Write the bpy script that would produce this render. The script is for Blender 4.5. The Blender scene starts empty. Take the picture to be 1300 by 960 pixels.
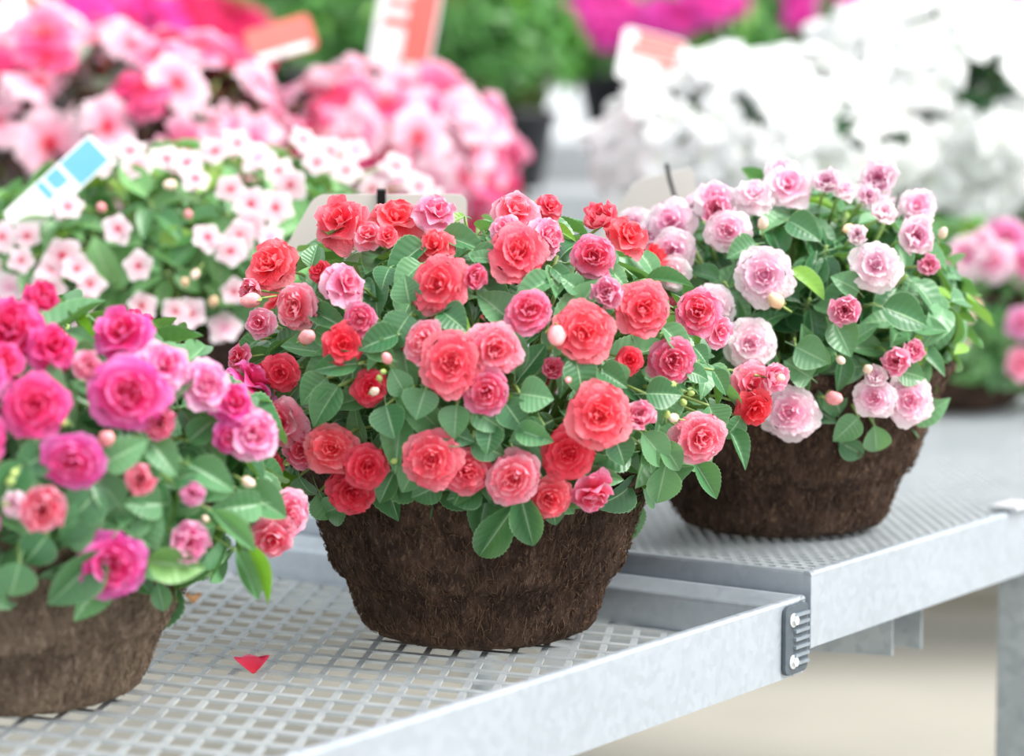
import bpy, math, random
import numpy as np
from mathutils import Vector, Matrix

# ------------------------------------------------------------------ camera, sky, sun
F = 3250.0                       # focal length in pixels of the 1300 px wide frame
PITCH = math.atan((480 - 150) / F)
CAM = np.array([0.0, 0.0, 0.45])
sc = bpy.context.scene
cd = bpy.data.cameras.new('camera'); cam = bpy.data.objects.new('camera', cd)
sc.collection.objects.link(cam); sc.camera = cam
cd.sensor_width = 36; cd.lens = F / 1300 * 36
cam.location = CAM; cam.rotation_euler = (math.pi / 2 - PITCH, 0, 0)
cd.clip_start = 0.05; cd.clip_end = 200
cd.dof.use_dof = True; cd.dof.focus_distance = 2.13; cd.dof.aperture_fstop = 2.9
cd.dof.aperture_blades = 9

w = bpy.data.worlds.new('sky'); sc.world = w; w.use_nodes = True
bg = w.node_tree.nodes['Background']
bg.inputs['Color'].default_value = (0.93, 0.97, 1.0, 1); bg.inputs['Strength'].default_value = 1.02
sd = bpy.data.lights.new('sun', 'SUN'); sd.energy = 3.6; sd.angle = math.radians(28); sd.color = (1.0, 0.975, 0.93)
sun = bpy.data.objects.new('sun', sd); sc.collection.objects.link(sun)
sun.rotation_euler = Vector((0.85, -0.28, 0.92)).to_track_quat('Z', 'Y').to_euler()
sc.view_settings.view_transform = 'Standard'; sc.view_settings.look = 'None'
sc.view_settings.exposure = 0.58; sc.view_settings.gamma = 1.0
sc.view_settings.use_curve_mapping = False
sc.cycles.max_bounces = 8; sc.cycles.transparent_max_bounces = 8
sc.cycles.use_denoising = True

# ------------------------------------------------------------------ helpers
RIGHT = np.array([1.0, 0, 0]); FWD = np.array([0, math.cos(PITCH), -math.sin(PITCH)])
UP = np.array([0, math.sin(PITCH), math.cos(PITCH)])
def ray(px, py):
    return FWD + RIGHT * (px - 650) / F + UP * (480 - py) / F
def at_depth(px, py, d): return CAM + ray(px, py) * d
def at_z(px, py, z):
    r = ray(px, py); return CAM + r * ((z - CAM[2]) / r[2])
def project(p):
    q = np.asarray(p) - CAM; d = q @ FWD
    return 650 + F * (q @ RIGHT) / d, 480 - F * (q @ UP) / d, d
def nrm(v):
    v = np.asarray(v, float); return v / (np.linalg.norm(v) + 1e-12)
def lin(c):
    r = []
    for x in c:
        x = x / 255
        r.append(x / 12.92 if x <= 0.04045 else ((x + 0.055) / 1.055) ** 2.4)
    return (r[0], r[1], r[2], 1.0)
def tag(o, label=None, cat=None, group=None, kind=None):
    if label: o['label'] = label
    if cat: o['category'] = cat
    if group: o['group'] = group
    if kind: o['kind'] = kind
    return o
def empty(name, loc):
    o = bpy.data.objects.new(name, None); o.location = [float(x) for x in loc]
    o.empty_display_size = 0.02; sc.collection.objects.link(o); return o
def make_mesh(name, V, Fs, mat=None, uv=None, rnd=None, smooth=True):
    me = bpy.data.meshes.new(name); me.from_pydata([tuple(map(float, v)) for v in V], [], Fs)
    if uv is not None:
        l = me.uv_layers.new(name='uv'); idx = np.zeros(len(me.loops), dtype=np.int32)
        me.loops.foreach_get('vertex_index', idx)
        l.data.foreach_set('uv', np.asarray(uv, np.float32)[idx].ravel())
    if rnd is not None:
        a = me.attributes.new('rnd', 'FLOAT', 'POINT'); a.data.foreach_set('value', np.asarray(rnd, np.float32))
    if smooth: me.polygons.foreach_set('use_smooth', [True] * len(me.polygons))
    if mat: me.materials.append(mat)
    me.update(); return me
def link(name, me, parent=None, loc=None):
    o = bpy.data.objects.new(name, me); sc.collection.objects.link(o)
    if loc is not None: o.location = [float(x) for x in loc]
    if parent is not None:
        o.parent = parent
    return o
class MB:
    """collects shapes of one object, in world coordinates; build() shifts them to the parent's origin"""
    def __init__(s): s.V = []; s.F = []; s.uv = []; s.rnd = []
    def add(s, V, Fs, uv=None, rnd=0.0):
        n = len(s.V); s.V += [tuple(v) for v in V]
        s.F += [tuple(i + n for i in f) for f in Fs]
        s.uv += [tuple(u) for u in uv] if uv is not None else [(0, 0)] * len(V)
        s.rnd += [rnd] * len(V)
    def prism(s, poly, o, ex, ey, ez, length, closed=True):
        """extrude a 2-D outline (in ex, ey) along ez from o"""
        o = np.asarray(o); n = len(poly)
        V = [o + ex * a + ey * b for a, b in poly] + [o + ex * a + ey * b + ez * length for a, b in poly]
        Fs = [(i, (i + 1) % n, n + (i + 1) % n, n + i) for i in range(n)]
        Fs += [tuple(range(n - 1, -1, -1)), tuple(range(n, 2 * n))]
        s.add(V, Fs)
    def box(s, c, ex, ey, ez, sx, sy, sz):
        s.prism([(-sx / 2, -sy / 2), (sx / 2, -sy / 2), (sx / 2, sy / 2), (-sx / 2, sy / 2)], np.asarray(c) - ez * sz / 2, ex, ey, ez, sz)
    def tube(s, pts, r0, r1, n=5, rnd=0.0):
        pts = [np.asarray(p, float) for p in pts]; V = []; Fs = []
        ref = np.array([0.31, 0.87, 0.39])
        for i, p in enumerate(pts):
            t = nrm(pts[min(i + 1, len(pts) - 1)] - pts[max(i - 1, 0)])
            a = nrm(np.cross(t, ref)); b = np.cross(t, a); r = r0 + (r1 - r0) * i / max(1, len(pts) - 1)
            V += [p + a * r * math.cos(2 * math.pi * k / n) + b * r * math.sin(2 * math.pi * k / n) for k in range(n)]
        for i in range(len(pts) - 1):
            Fs += [(i * n + k, i * n + (k + 1) % n, (i + 1) * n + (k + 1) % n, (i + 1) * n + k) for k in range(n)]
        Fs += [tuple(range(n - 1, -1, -1)), tuple((len(pts) - 1) * n + k for k in range(n))]
        s.add(V, Fs, rnd=rnd)
    def build(s, name, mat, parent=None, smooth=False, bevel=0.0):
        V = np.array(s.V)
        off = np.array(parent.location) if parent is not None and parent.parent is None else (V.min(0) + V.max(0)) / 2 * np.array([1, 1, 0]) + np.array([0, 0, V[:, 2].min()])
        pp = parent
        if parent is not None:
            off = np.zeros(3); q = parent
            while q is not None: off += np.array(q.location); q = q.parent
        me = make_mesh(name, V - off, s.F, mat, s.uv, s.rnd, smooth)
        o = link(name, me, pp, None if parent is not None else off)
        if bevel:
            m = o.modifiers.new('bevel', 'BEVEL'); m.width = bevel; m.segments = 2; m.limit_method = 'ANGLE'
        return o

# ------------------------------------------------------------------ materials
def new_mat(name):
    m = bpy.data.materials.new(name); m.use_nodes = True
    nt = m.node_tree; return m, nt, nt.nodes, nt.links, nt.nodes['Principled BSDF']
def mixc(nt, fac, a, b, mode='MIX'):
    n = nt.nodes.new('ShaderNodeMix'); n.data_type = 'RGBA'; n.blend_type = mode
    for i, v in ((0, fac), (6, a), (7, b)):
        if isinstance(v, bpy.types.NodeSocket): nt.links.new(v, n.inputs[i])
        else: n.inputs[i].default_value = v
    return n.outputs[2]
def mth(nt, op, *args, clamp=False):
    n = nt.nodes.new('ShaderNodeMath'); n.operation = op; n.use_clamp = clamp
    for i, v in enumerate(args):
        if isinstance(v, bpy.types.NodeSocket): nt.links.new(v, n.inputs[i])
        else: n.inputs[i].default_value = v
    return n.outputs[0]
def noise(nt, scale, detail=3, vec=None, rough=0.5):
    n = nt.nodes.new('ShaderNodeTexNoise'); n.inputs['Scale'].default_value = scale; n.inputs['Detail'].default_value = detail
    n.inputs['Roughness'].default_value = rough
    if vec is not None: nt.links.new(vec, n.inputs['Vector'])
    return n.outputs['Fac']
def objvec(nt, sx=1, sy=1, sz=1):
    t = nt.nodes.new('ShaderNodeTexCoord'); m = nt.nodes.new('ShaderNodeMapping')
    m.inputs['Scale'].default_value = (sx, sy, sz); nt.links.new(t.outputs['Object'], m.inputs['Vector']); return m.outputs['Vector']
def ss(nt, x, a, b):
    n = nt.nodes.new('ShaderNodeMapRange'); n.interpolation_type = 'SMOOTHSTEP'
    nt.links.new(x, n.inputs[0]); n.inputs[1].default_value = a; n.inputs[2].default_value = b; return n.outputs[0]
def bump(nt, h, strength, dist, bsdf):
    b = nt.nodes.new('ShaderNodeBump'); b.inputs['Strength'].default_value = strength; b.inputs['Distance'].default_value = dist
    nt.links.new(h, b.inputs['Height']); nt.links.new(b.outputs[0], bsdf.inputs['Normal']); return b.outputs[0]
def add_translucent(nt, bsdf, col, amount, normal=None):
    tr = nt.nodes.new('ShaderNodeBsdfTranslucent'); nt.links.new(col, tr.inputs['Color'])
    if normal is not None: nt.links.new(normal, tr.inputs['Normal'])
    mx = nt.nodes.new('ShaderNodeMixShader'); mx.inputs[0].default_value = amount
    nt.links.new(bsdf.outputs[0], mx.inputs[1]); nt.links.new(tr.outputs[0], mx.inputs[2])
    nt.links.new(mx.outputs[0], nt.nodes['Material Output'].inputs['Surface'])

def petal_mat(name, inner, mid, outer, edge=None, q0=0.1, q1=0.55, q2=1.0, transl=0.42):
    m, nt, N, L, b = new_mat(name)
    uv = N.new('ShaderNodeUVMap'); uv.uv_map = 'uv'; sp = N.new('ShaderNodeSeparateXYZ'); L.new(uv.outputs[0], sp.inputs[0])
    c = mixc(nt, ss(nt, sp.outputs[0], q0, q1), lin(inner), lin(mid))
    c = mixc(nt, ss(nt, sp.outputs[0], q1, q2), c, lin(outer))
    if edge: c = mixc(nt, mth(nt, 'MULTIPLY', ss(nt, sp.outputs[1], 0.72, 1.0), 0.75), c, lin(edge))
    oi = N.new('ShaderNodeObjectInfo')
    hs = N.new('ShaderNodeHueSaturation'); L.new(c, hs.inputs['Color'])
    L.new(mth(nt, 'ADD', 0.489, mth(nt, 'MULTIPLY', oi.outputs['Random'], 0.010)), hs.inputs['Hue'])
    L.new(mth(nt, 'ADD', 0.96, mth(nt, 'MULTIPLY', oi.outputs['Random'], 0.10)), hs.inputs['Value'])
    at = N.new('ShaderNodeAttribute'); at.attribute_name = 'rnd'
    c = mixc(nt, mth(nt, 'MULTIPLY', at.outputs['Fac'], 0.22), hs.outputs[0], lin(edge or outer))
    L.new(c, b.inputs['Base Color']); b.inputs['Roughness'].default_value = 0.55
    b.inputs['Specular IOR Level'].default_value = 0.25
    n = bump(nt, noise(nt, 9.0, 2, objvec(nt, 1, 1, 1)), 0.25, 0.05, b)
    add_translucent(nt, b, c, transl, n)
    return m
PM = {
 'coral': petal_mat('coral petals', (240, 58, 72), (246, 86, 100), (249, 116, 128), (252, 158, 165)),
 'red': petal_mat('red petals', (236, 34, 44), (242, 56, 66), (245, 80, 90), (248, 112, 120)),
 'rose': petal_mat('rose coral petals', (238, 62, 84), (244, 106, 128), (248, 148, 170), (252, 198, 212)),
 'redpink': petal_mat('red petals with pink rims', (228, 34, 54), (234, 66, 96), (243, 118, 156), (249, 178, 205)),
 'pink': petal_mat('pink petals', (238, 88, 130), (243, 130, 165), (248, 168, 198), (253, 212, 228)),
 'magred': petal_mat('magenta red petals', (230, 26, 78), (235, 40, 108), (238, 70, 148), (245, 125, 185)),
 'magenta': petal_mat('magenta petals', (230, 36, 78), (234, 48, 125), (238, 88, 176), (246, 150, 210)),
 'lilac': petal_mat('light magenta pink petals', (238, 90, 150), (243, 130, 188), (248, 172, 215), (253, 215, 235)),
 'blush': petal_mat('blush petals with pink heart', (242, 118, 172), (249, 188, 216), (253, 230, 240), (255, 243, 248), 0.05, 0.45, 0.85),
 'blushwhite': petal_mat('nearly white petals with blush heart', (248, 175, 205), (252, 218, 230), (253, 238, 243), (255, 250, 252)),
 'eye': petal_mat('white pink petals with red eye', (228, 40, 80), (250, 205, 218), (253, 230, 237), (255, 245, 248), 0.1, 0.36, 0.9),
 'bicolor': petal_mat('pink petals with white blotches', (226, 26, 62), (238, 84, 138), (248, 168, 200), (255, 228, 238), 0.14, 0.52, 0.9),
 'bicolor_pale': petal_mat('pale pink petals with red heart', (226, 30, 60), (246, 165, 190), (252, 215, 228), (255, 235, 242), 0.12, 0.42, 0.9),
 'rosehot': petal_mat('deep pink petals', (215, 20, 60), (236, 60, 110), (242, 95, 145), (248, 150, 185)),
 'white': petal_mat('white petals', (225, 232, 205), (243, 244, 243), (245, 246, 246), (248, 248, 248), 0.02, 0.2, 0.9, 0.3),
 'hotmagenta': petal_mat('hot magenta petals', (225, 20, 110), (236, 50, 165), (240, 75, 190), (245, 120, 205)),
 'crimson': petal_mat('crimson petals', (200, 10, 50), (218, 20, 80), (228, 35, 105), (236, 80, 140)),
}
def leaf_mat(name, dark, light, vein, back, sheen=0.32, transl=0.22):
    m, nt, N, L, b = new_mat(name)
    uv = N.new('ShaderNodeUVMap'); uv.uv_map = 'uv'; sp = N.new('ShaderNodeSeparateXYZ'); L.new(uv.outputs[0], sp.inputs[0])
    u, v = sp.outputs[0], sp.outputs[1]
    at = N.new('ShaderNodeAttribute'); at.attribute_name = 'rnd'
    au = mth(nt, 'ABSOLUTE', u)
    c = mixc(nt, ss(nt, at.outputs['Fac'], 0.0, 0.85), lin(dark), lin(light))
    c = mixc(nt, ss(nt, at.outputs['Fac'], 0.9, 0.97), c, lin(back))
    c = mixc(nt, mth(nt, 'MULTIPLY', noise(nt, 60, 3, objvec(nt)), 0.5), c, lin(dark))
    ph = mth(nt, 'MULTIPLY', mth(nt, 'SUBTRACT', v, mth(nt, 'MULTIPLY', au, 0.2)), 46.0)
    sv = mth(nt, 'SINE', ph)
    vl = mth(nt, 'MULTIPLY', ss(nt, sv, 0.93, 1.0), mth(nt, 'SUBTRACT', 0.42, mth(nt, 'MULTIPLY', au, 0.5)))
    mid = mth(nt, 'SUBTRACT', 1.0, ss(nt, au, 0.02, 0.075))
    vm = mth(nt, 'MAXIMUM', mid, mth(nt, 'MULTIPLY', vl, 0.65))
    c = mixc(nt, mth(nt, 'MULTIPLY', vm, 0.7), c, lin(vein))
    c = mixc(nt, mth(nt, 'MULTIPLY', ss(nt, au, 0.93, 1.0), 0.6), c, lin(vein))
    L.new(c, b.inputs['Base Color']); b.inputs['Roughness'].default_value = 0.38
    b.inputs['Specular IOR Level'].default_value = sheen * 2.0
    h = mth(nt, 'ADD', mth(nt, 'MULTIPLY', sv, -0.5), mth(nt, 'MULTIPLY', mid, -1.2))
    n = bump(nt, h, 0.17, 0.0012, b)
    tc = mixc(nt, 0.6, c, lin(back))
    add_translucent(nt, b, tc, transl, n)
    return m
LM = {
 'fresh': leaf_mat('impatiens leaf', (56, 112, 70), (114, 168, 118), (165, 205, 155), (150, 200, 60)),
 'soft': leaf_mat('soft green leaf', (74, 134, 80), (128, 182, 112), (175, 208, 155), (165, 205, 80)),
 'bronze': leaf_mat('bronze leaf', (40, 40, 34), (80, 92, 66), (150, 120, 90), (150, 90, 60)),
 'deep': leaf_mat('deep green leaf', (28, 66, 42), (56, 102, 66), (120, 165, 120), (95, 150, 60)),
 'far': leaf_mat('bright green leaf', (42, 104, 34), (88, 158, 66), (130, 185, 100), (125, 190, 55)),
}
def stem_mat():
    m, nt, N, L, b = new_mat('stem'); c = mixc(nt, noise(nt, 40, 2, objvec(nt)), lin((95, 140, 60)), lin((165, 185, 110)))
    L.new(c, b.inputs['Base Color']); b.inputs['Roughness'].default_value = 0.45; return m
M_STEM = stem_mat()
def fibre_mat(name, a, b_, c_):
    m, nt, N, L, b = new_mat(name)
    n1 = noise(nt, 60, 5, objvec(nt, 1, 1, 0.55), 0.7); n2 = noise(nt, 260, 4, objvec(nt, 1, 1, 0.35), 0.7); n3 = noise(nt, 18, 3, objvec(nt))
    c = mixc(nt, ss(nt, n1, 0.32, 0.68), lin(a), lin(b_)); c = mixc(nt, ss(nt, n2, 0.48, 0.75), c, lin(c_))
    c = mixc(nt, mth(nt, 'MULTIPLY', ss(nt, n3, 0.35, 0.7), 0.45), c, lin(a))
    L.new(c, b.inputs['Base Color']); b.inputs['Roughness'].default_value = 0.92; b.inputs['Specular IOR Level'].default_value = 0.15
    bump(nt, mth(nt, 'ADD', n1, mth(nt, 'MULTIPLY', n2, 0.6)), 0.9, 0.004, b); return m
M_POT = fibre_mat('brown fibre', (42, 31, 27), (82, 64, 54), (118, 95, 79))
M_STRAND = fibre_mat('fibre strands', (62, 46, 38), (112, 88, 72), (150, 124, 102))
M_POTG = fibre_mat('lit weathered brown fibre', (84, 70, 59), (136, 118, 102), (172, 153, 134))  # weathered tone, with light painted in to offset the foliage's shade
M_STRANDG = fibre_mat('lit weathered fibre strands', (110, 92, 78), (158, 138, 118), (190, 172, 152))  # strands get the same light put into their weathered colour
M_SOIL = fibre_mat('potting soil', (24, 18, 14), (45, 34, 26), (66, 52, 40))
def metal_mat(name, col, col2, rough, metallic=0.55, scale=150):
    m, nt, N, L, b = new_mat(name)
    vo = N.new('ShaderNodeTexVoronoi'); vo.inputs['Scale'].default_value = scale; L.new(objvec(nt), vo.inputs['Vector'])
    sp = N.new('ShaderNodeSeparateColor'); L.new(vo.outputs['Color'], sp.inputs[0])
    f = mth(nt, 'ADD', mth(nt, 'MULTIPLY', sp.outputs[0], 0.45), mth(nt, 'MULTIPLY', noise(nt, 9, 4, objvec(nt)), 0.6))
    c = mixc(nt, f, lin(col), lin(col2)); L.new(c, b.inputs['Base Color'])
    b.inputs['Metallic'].default_value = metallic
    L.new(mth(nt, 'ADD', rough - 0.08, mth(nt, 'MULTIPLY', f, 0.2)), b.inputs['Roughness']); return m
M_GALV = metal_mat('galvanised steel', (168, 177, 187), (186, 194, 203), 0.45)
M_GALV2 = metal_mat('mottled galvanised steel', (134, 144, 152), (184, 192, 197), 0.45, 0.6, 90)
M_WIRE = metal_mat('galvanised mesh', (166, 173, 178), (194, 199, 202), 0.5, 0.35, 90)
M_RUB = metal_mat('dark grey casting', (62, 72, 80), (88, 98, 106), 0.5, 0.1)
M_BOLT = metal_mat('bright bolt', (215, 220, 225), (245, 247, 250), 0.3, 0.5)
def plain(name, col, rough=0.6, col2=None, scale=20, spec=0.3):
    m, nt, N, L, b = new_mat(name)
    c = mixc(nt, noise(nt, scale, 4, objvec(nt)), lin(col), lin(col2 or [min(255, x * 1.06) for x in col]))
    L.new(c, b.inputs['Base Color']); b.inputs['Roughness'].default_value = rough; b.inputs['Specular IOR Level'].default_value = spec; return m
M_FLOOR = plain('pale concrete', (160, 156, 146), 0.9, (178, 174, 163), 3)
M_KERB = plain('sand coloured kerb', (146, 140, 128), 0.9, (160, 154, 142), 6)
M_STAGE = plain('grey staging', (150, 154, 158), 0.7, (172, 176, 180), 5)
M_BLACK = plain('black plastic', (26, 27, 30), 0.4, (34, 35, 38))
M_TAGB = plain('grey white card back', (232, 226, 222), 0.5, (238, 233, 230))
M_TAGW = plain('white card', (240, 240, 240), 0.4)
M_TAGR = plain('faded red printed card', (220, 100, 92), 0.4, (228, 130, 122))
M_TAGBL = plain('blue printed card', (95, 172, 222), 0.4, (130, 195, 232))
M_DRY = plain('dry brown leaf', (196, 140, 90), 0.8, (215, 165, 115), 60)
M_GREENBUD = plain('green bud', (150, 180, 90), 0.5, (185, 205, 130), 2.5)
M_BUD = {
 'pinkbud': plain('pink bud', (240, 105, 120), 0.45, (252, 200, 200), 2.2),
 'palebud': plain('pale bud', (246, 205, 190), 0.45, (244, 228, 205), 2.5),
 'mauvebud': plain('mauve bud', (226, 120, 180), 0.45, (246, 180, 215), 2.5),
 'greenbud': M_GREENBUD,
 'peachbud': plain('peach bud', (240, 190, 150), 0.45, (248, 215, 180), 2.5),
}

# ------------------------------------------------------------------ flower and leaf shapes
def grid_faces(nu, nv, off=0):
    return [(off + j * nu + i, off + j * nu + i + 1, off + (j + 1) * nu + i + 1, off + (j + 1) * nu + i) for j in range(nv - 1) for i in range(nu - 1)]
def petal(rs, ang, L, W, tau, recurve, cup, ruffle, notch, z0=0.0, r0=0.03, tipround=0.35, curl=0.0):
    nu, nv = 9, 8; V = []; Q = []
    ph = rs.uniform(0, 6.28); tw = rs.uniform(-0.12, 0.12); ca, sa = math.cos(ang), math.sin(ang)
    a = tau; r, z = r0, z0; rr = [(r, z)]
    for j in range(1, nv):                       # the petal's mid line is an arc that bends outwards
        a -= recurve / (nv - 1); step = L / (nv - 1)
        r += math.cos(a) * step; z += math.sin(a) * step; rr.append((r, z))
    for j in range(nv):
        v = j / (nv - 1); hw = W * (0.16 + 0.84 * math.sin(min(1.0, v * 1.3) * math.pi / 2) ** 0.9)
        if v > 0.8: hw *= 1 - 0.35 * ((v - 0.8) / 0.2) ** 2
        for i in range(nu):
            u = -1 + 2 * i / (nu - 1)
            back = v * L * (tipround * abs(u) ** 2.4 + notch * math.exp(-(u / 0.22) ** 2)) * v
            r, z = rr[j]; r = r - back * math.cos(a * 0.5)
            zz = z + cup * W * u * u * (0.3 + v) + ruffle * L * math.sin(3.4 * u + ph) * v * v + tw * u * W * v - curl * L * abs(u) ** 3 * v
            y = u * hw
            V.append((ca * r - sa * y, sa * r + ca * y, zz)); Q.append((math.hypot(r, y), v))
    return V, grid_faces(nu, nv), Q
def flower_shape(kind, seed, mat):
    rs = random.Random(seed); mb = MB(); off = rs.uniform(0, 6.28)
    if kind == 'rosette':
        rings = [(5, 1.0, 0.66, 0.22, 0.45, 0.03, 0.05), (5, 0.84, 0.58, 0.62, 0.75, 0.10, 0.07), (4, 0.62, 0.48, 0.98, 0.75, 0.25, 0.09),
                 (4, 0.46, 0.34, 1.2, 0.5, 0.4, 0.08), (3, 0.36, 0.24, 1.4, 0.2, 0.6, 0.04)]
    elif kind == 'cup':
        rings = [(4, 0.85, 0.62, 1.0, 0.7, 0.35, 0.04), (4, 0.78, 0.50, 1.25, 0.5, 0.45, 0.04), (4, 0.62, 0.36, 1.4, 0.3, 0.5, 0.04), (3, 0.48, 0.22, 1.5, 0.1, 0.6, 0.02)]
    elif kind == 'loose':
        rings = [(5, 1.05, 0.66, 0.25, 0.6, 0.0, 0.11), (4, 0.9, 0.56, 0.8, 0.9, 0.1, 0.13), (4, 0.68, 0.42, 1.1, 0.7, 0.25, 0.12), (3, 0.48, 0.28, 1.4, 0.4, 0.4, 0.08)]
    elif kind == 'single':
        rings = [(5, 0.95, 0.46, 0.14, 0.2, -0.04, 0.03)]
    elif kind == 'big':
        rings = [(3, 1.0, 0.52, 0.12, 0.5, -0.08, 0.07), (2, 0.92, 0.60, 0.3, 0.45, -0.06, 0.08)]
    for k, (n, L, W, tau, rec, cup, ruf) in enumerate(rings):
        off += rs.uniform(0.3, 1.0)
        for i in range(n):
            j = rs.uniform(-0.16, 0.16)
            an = off + 2 * math.pi * i / n + j
            if kind == 'big' and k == 1: an = off + math.pi * (i * 0.8) + j
            V, Fs, Q = petal(rs, an, L * rs.uniform(0.88, 1.08), W * rs.uniform(0.9, 1.1), tau + rs.uniform(-1, 1) * (0.34 if kind == 'big' else 0.16), rec * rs.uniform(0.8, 1.25),
                             cup, ruf, rs.uniform(0.12, 0.28) if kind == 'big' else rs.uniform(0.02, 0.09), z0=0.012 * k + 0.012 * (i % 2), r0=0.03)
            mb.add(V, Fs, Q, rs.random())
    if kind in ('single', 'big'):                # the small knob of stamens
        V, Fs = ball(0.07, 0.09, 6, 5); mb.add([(x, y, z + 0.05) for x, y, z in V], Fs, [(0.0, 0)] * len(V))
    if kind not in ('single', 'big'):            # the furled heart
        V, Fs = ball(0.11, 0.16, 8, 6); mb.add([(x, y, z + 0.14) for x, y, z in V], Fs, [(0.3, 0.3)] * len(V), 0.5)
    V = np.array(mb.V); q = np.hypot(V[:, 0], V[:, 1]); s_ = 1.04 / np.percentile(q, 97); V *= s_; mb.uv = [(u[0] * s_, u[1]) for u in mb.uv]
    me = make_mesh('flower', V, mb.F, mat, mb.uv, mb.rnd)
    return me
def ball(r, h, nu=10, nv=8, tip=0.0):
    V = []; Fs = []
    for j in range(nv):
        t = math.pi * j / (nv - 1)
        for i in range(nu):
            a = 2 * math.pi * i / nu; rr = r * math.sin(t) * (1 - tip * (1 - j / (nv - 1)))
            V.append((rr * math.cos(a), rr * math.sin(a), h * math.cos(t)))
    for j in range(nv - 1):
        Fs += [(j * nu + i, (j + 1) * nu + i, (j + 1) * nu + (i + 1) % nu, j * nu + (i + 1) % nu) for i in range(nu)]
    return V, Fs
FCACHE = {}
def flower_mesh(kind, color, var):
    k = (kind, color, var)
    if k not in FCACHE: FCACHE[k] = flower_shape(kind, hash_((kind, var)), PM[color])
    return FCACHE[k]
def hash_(t): return sum((i + 1) * 131 * ord(c) for i, c in enumerate(str(t))) % 99991
def bud_mesh(color):
    k = ('bud', color)
    if k in FCACHE: return FCACHE[k]
    mb = MB(); nu, nv = 14, 11; V = []; Fs = []
    for j in range(nv):                          # egg with a spiral overlap of the closed petals
        t = math.pi * j / (nv - 1)
        for i in range(nu):
            a = 2 * math.pi * i / nu; sp = 1 + 0.07 * math.sin(3 * a + 5 * t)
            rr = 0.8 * math.sin(t) * sp * (1 - 0.25 * (1 - j / (nv - 1))); V.append((rr * math.cos(a), rr * math.sin(a), 1.0 * math.cos(t) + 0.6))
    for j in range(nv - 1):
        Fs += [(j * nu + i, (j + 1) * nu + i, (j + 1) * nu + (i + 1) % nu, j * nu + (i + 1) % nu) for i in range(nu)]
    mb.add(V, Fs); nb = len(mb.F)
    for s in range(4):                           # sepals hugging the base
        a = math.pi / 2 * s; W = []
        for j in range(5):
            v = j / 4; hw = 0.30 * math.sin(math.pi * (0.25 + 0.75 * v)); t = math.pi * (1 - 0.42 * v)
            for u in (-1, 0, 1):
                aa = a + u * hw; rr = 0.86 * math.sin(t) + 0.05; W.append((rr * math.cos(aa), rr * math.sin(aa), math.cos(t) * 1.04 + 0.58))
        mb.add(W, grid_faces(3, 5))
    mb.tube([(0, 0, -0.38), (0.05, 0, -0.9), (0.3, 0, -1.8)], 0.12, 0.1, 5)
    me = make_mesh('bud', mb.V, mb.F, M_BUD[color]); me.materials.append(M_GREENBUD)
    mi = [0] * nb + [1] * (len(mb.F) - nb); me.polygons.foreach_set('material_index', mi)
    FCACHE[k] = me; return me
def orient(zdir, roll=0.0):
    z = Vector([float(x) for x in nrm(zdir)]); q = z.to_track_quat('Z', 'Y')
    return (q.to_matrix() @ Matrix.Rotation(roll, 3, 'Z')).to_euler()

def leaf_template(rows, cols, fold, droop, wave, seed, serr=False):
    rs = random.Random(seed); V = []; UVs = []; ph = rs.uniform(0, 6.28)
    for j in range(rows):
        v = j / (rows - 1); wv = 2.86 * (max(v, 0.0) ** 0.70) * ((1 - v) ** 0.95)
        wv = max(wv, 0.012)
        ang = droop * v
        cy = math.sin(ang) / droop if abs(droop) > 1e-3 else v; cz = -(1 - math.cos(ang)) / droop if abs(droop) > 1e-3 else 0
        for i in range(cols):
            u = -1 + 2 * i / (cols - 1); e = 1.0
            if serr and abs(u) > 0.99 and 0 < j < rows - 1: e = 1.045 if j % 2 else 0.985
            x = u * wv * 0.5 * e
            V.append((x, cy - abs(u) * 0.05 * wv, cz + fold * abs(x) + wave * math.sin(7 * v + ph + (1.3 if u > 0 else 0)) * u * u * wv)); UVs.append((u, v))
    Fs = grid_faces(cols, rows); n = len(V)
    pts = [(0, 0.03, 0), (0, -0.16, -0.05), (0, -0.34, -0.16)]
    mb = MB(); mb.tube(pts, 0.017, 0.02, 3)
    V += mb.V; Fs += [tuple(i + n for i in f) for f in mb.F]; UVs += [(0.0, 0.0)] * len(mb.V)
    return np.array(V), np.array([list(f) + [f[-1]] * (4 - len(f)) for f in Fs if len(f) <= 4]), np.array(UVs)
def templates(hi):
    r = (25, 9) if hi == 2 else ((11, 5) if hi == 1 else (6, 3))
    return [leaf_template(r[0], r[1], f, d, w, k, hi == 2) for k, (f, d, w) in enumerate([(0.5, 0.5, 0.02), (0.35, 0.9, 0.03), (0.6, 0.25, 0.02), (0.25, 1.3, 0.035), (0.45, -0.25, 0.03)])]
TPL = {h: templates(h) for h in (0, 1, 2)}
class Leaves:
    def __init__(s, hi): s.hi = hi; s.V = []; s.F = []; s.UV = []; s.R = []; s.n = 0
    def add(s, base, d, n, L, W, rnd, k):
        T, Fs, UVs = TPL[s.hi][k % 5]
        y = nrm(d); z = np.asarray(n, float); z = nrm(z - y * (z @ y)); x = np.cross(y, z)
        P = np.outer(T[:, 0] * W, x) + np.outer(T[:, 1] * L, y) + np.outer(T[:, 2] * L, z) + np.asarray(base)
        s.V.append(P); s.F.append(Fs + s.n); s.UV.append(UVs); s.R.append(np.full(len(P), rnd)); s.n += len(P)
    def build(s, name, mat, parent):
        V = np.concatenate(s.V) - np.array(parent.location); Fs = np.concatenate(s.F)
        faces = [tuple(f) if f[2] != f[3] else tuple(f[:3]) for f in Fs.tolist()]
        me = make_mesh(name, V, faces, mat, np.concatenate(s.UV), np.concatenate(s.R)); return link(name, me, parent)

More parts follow.
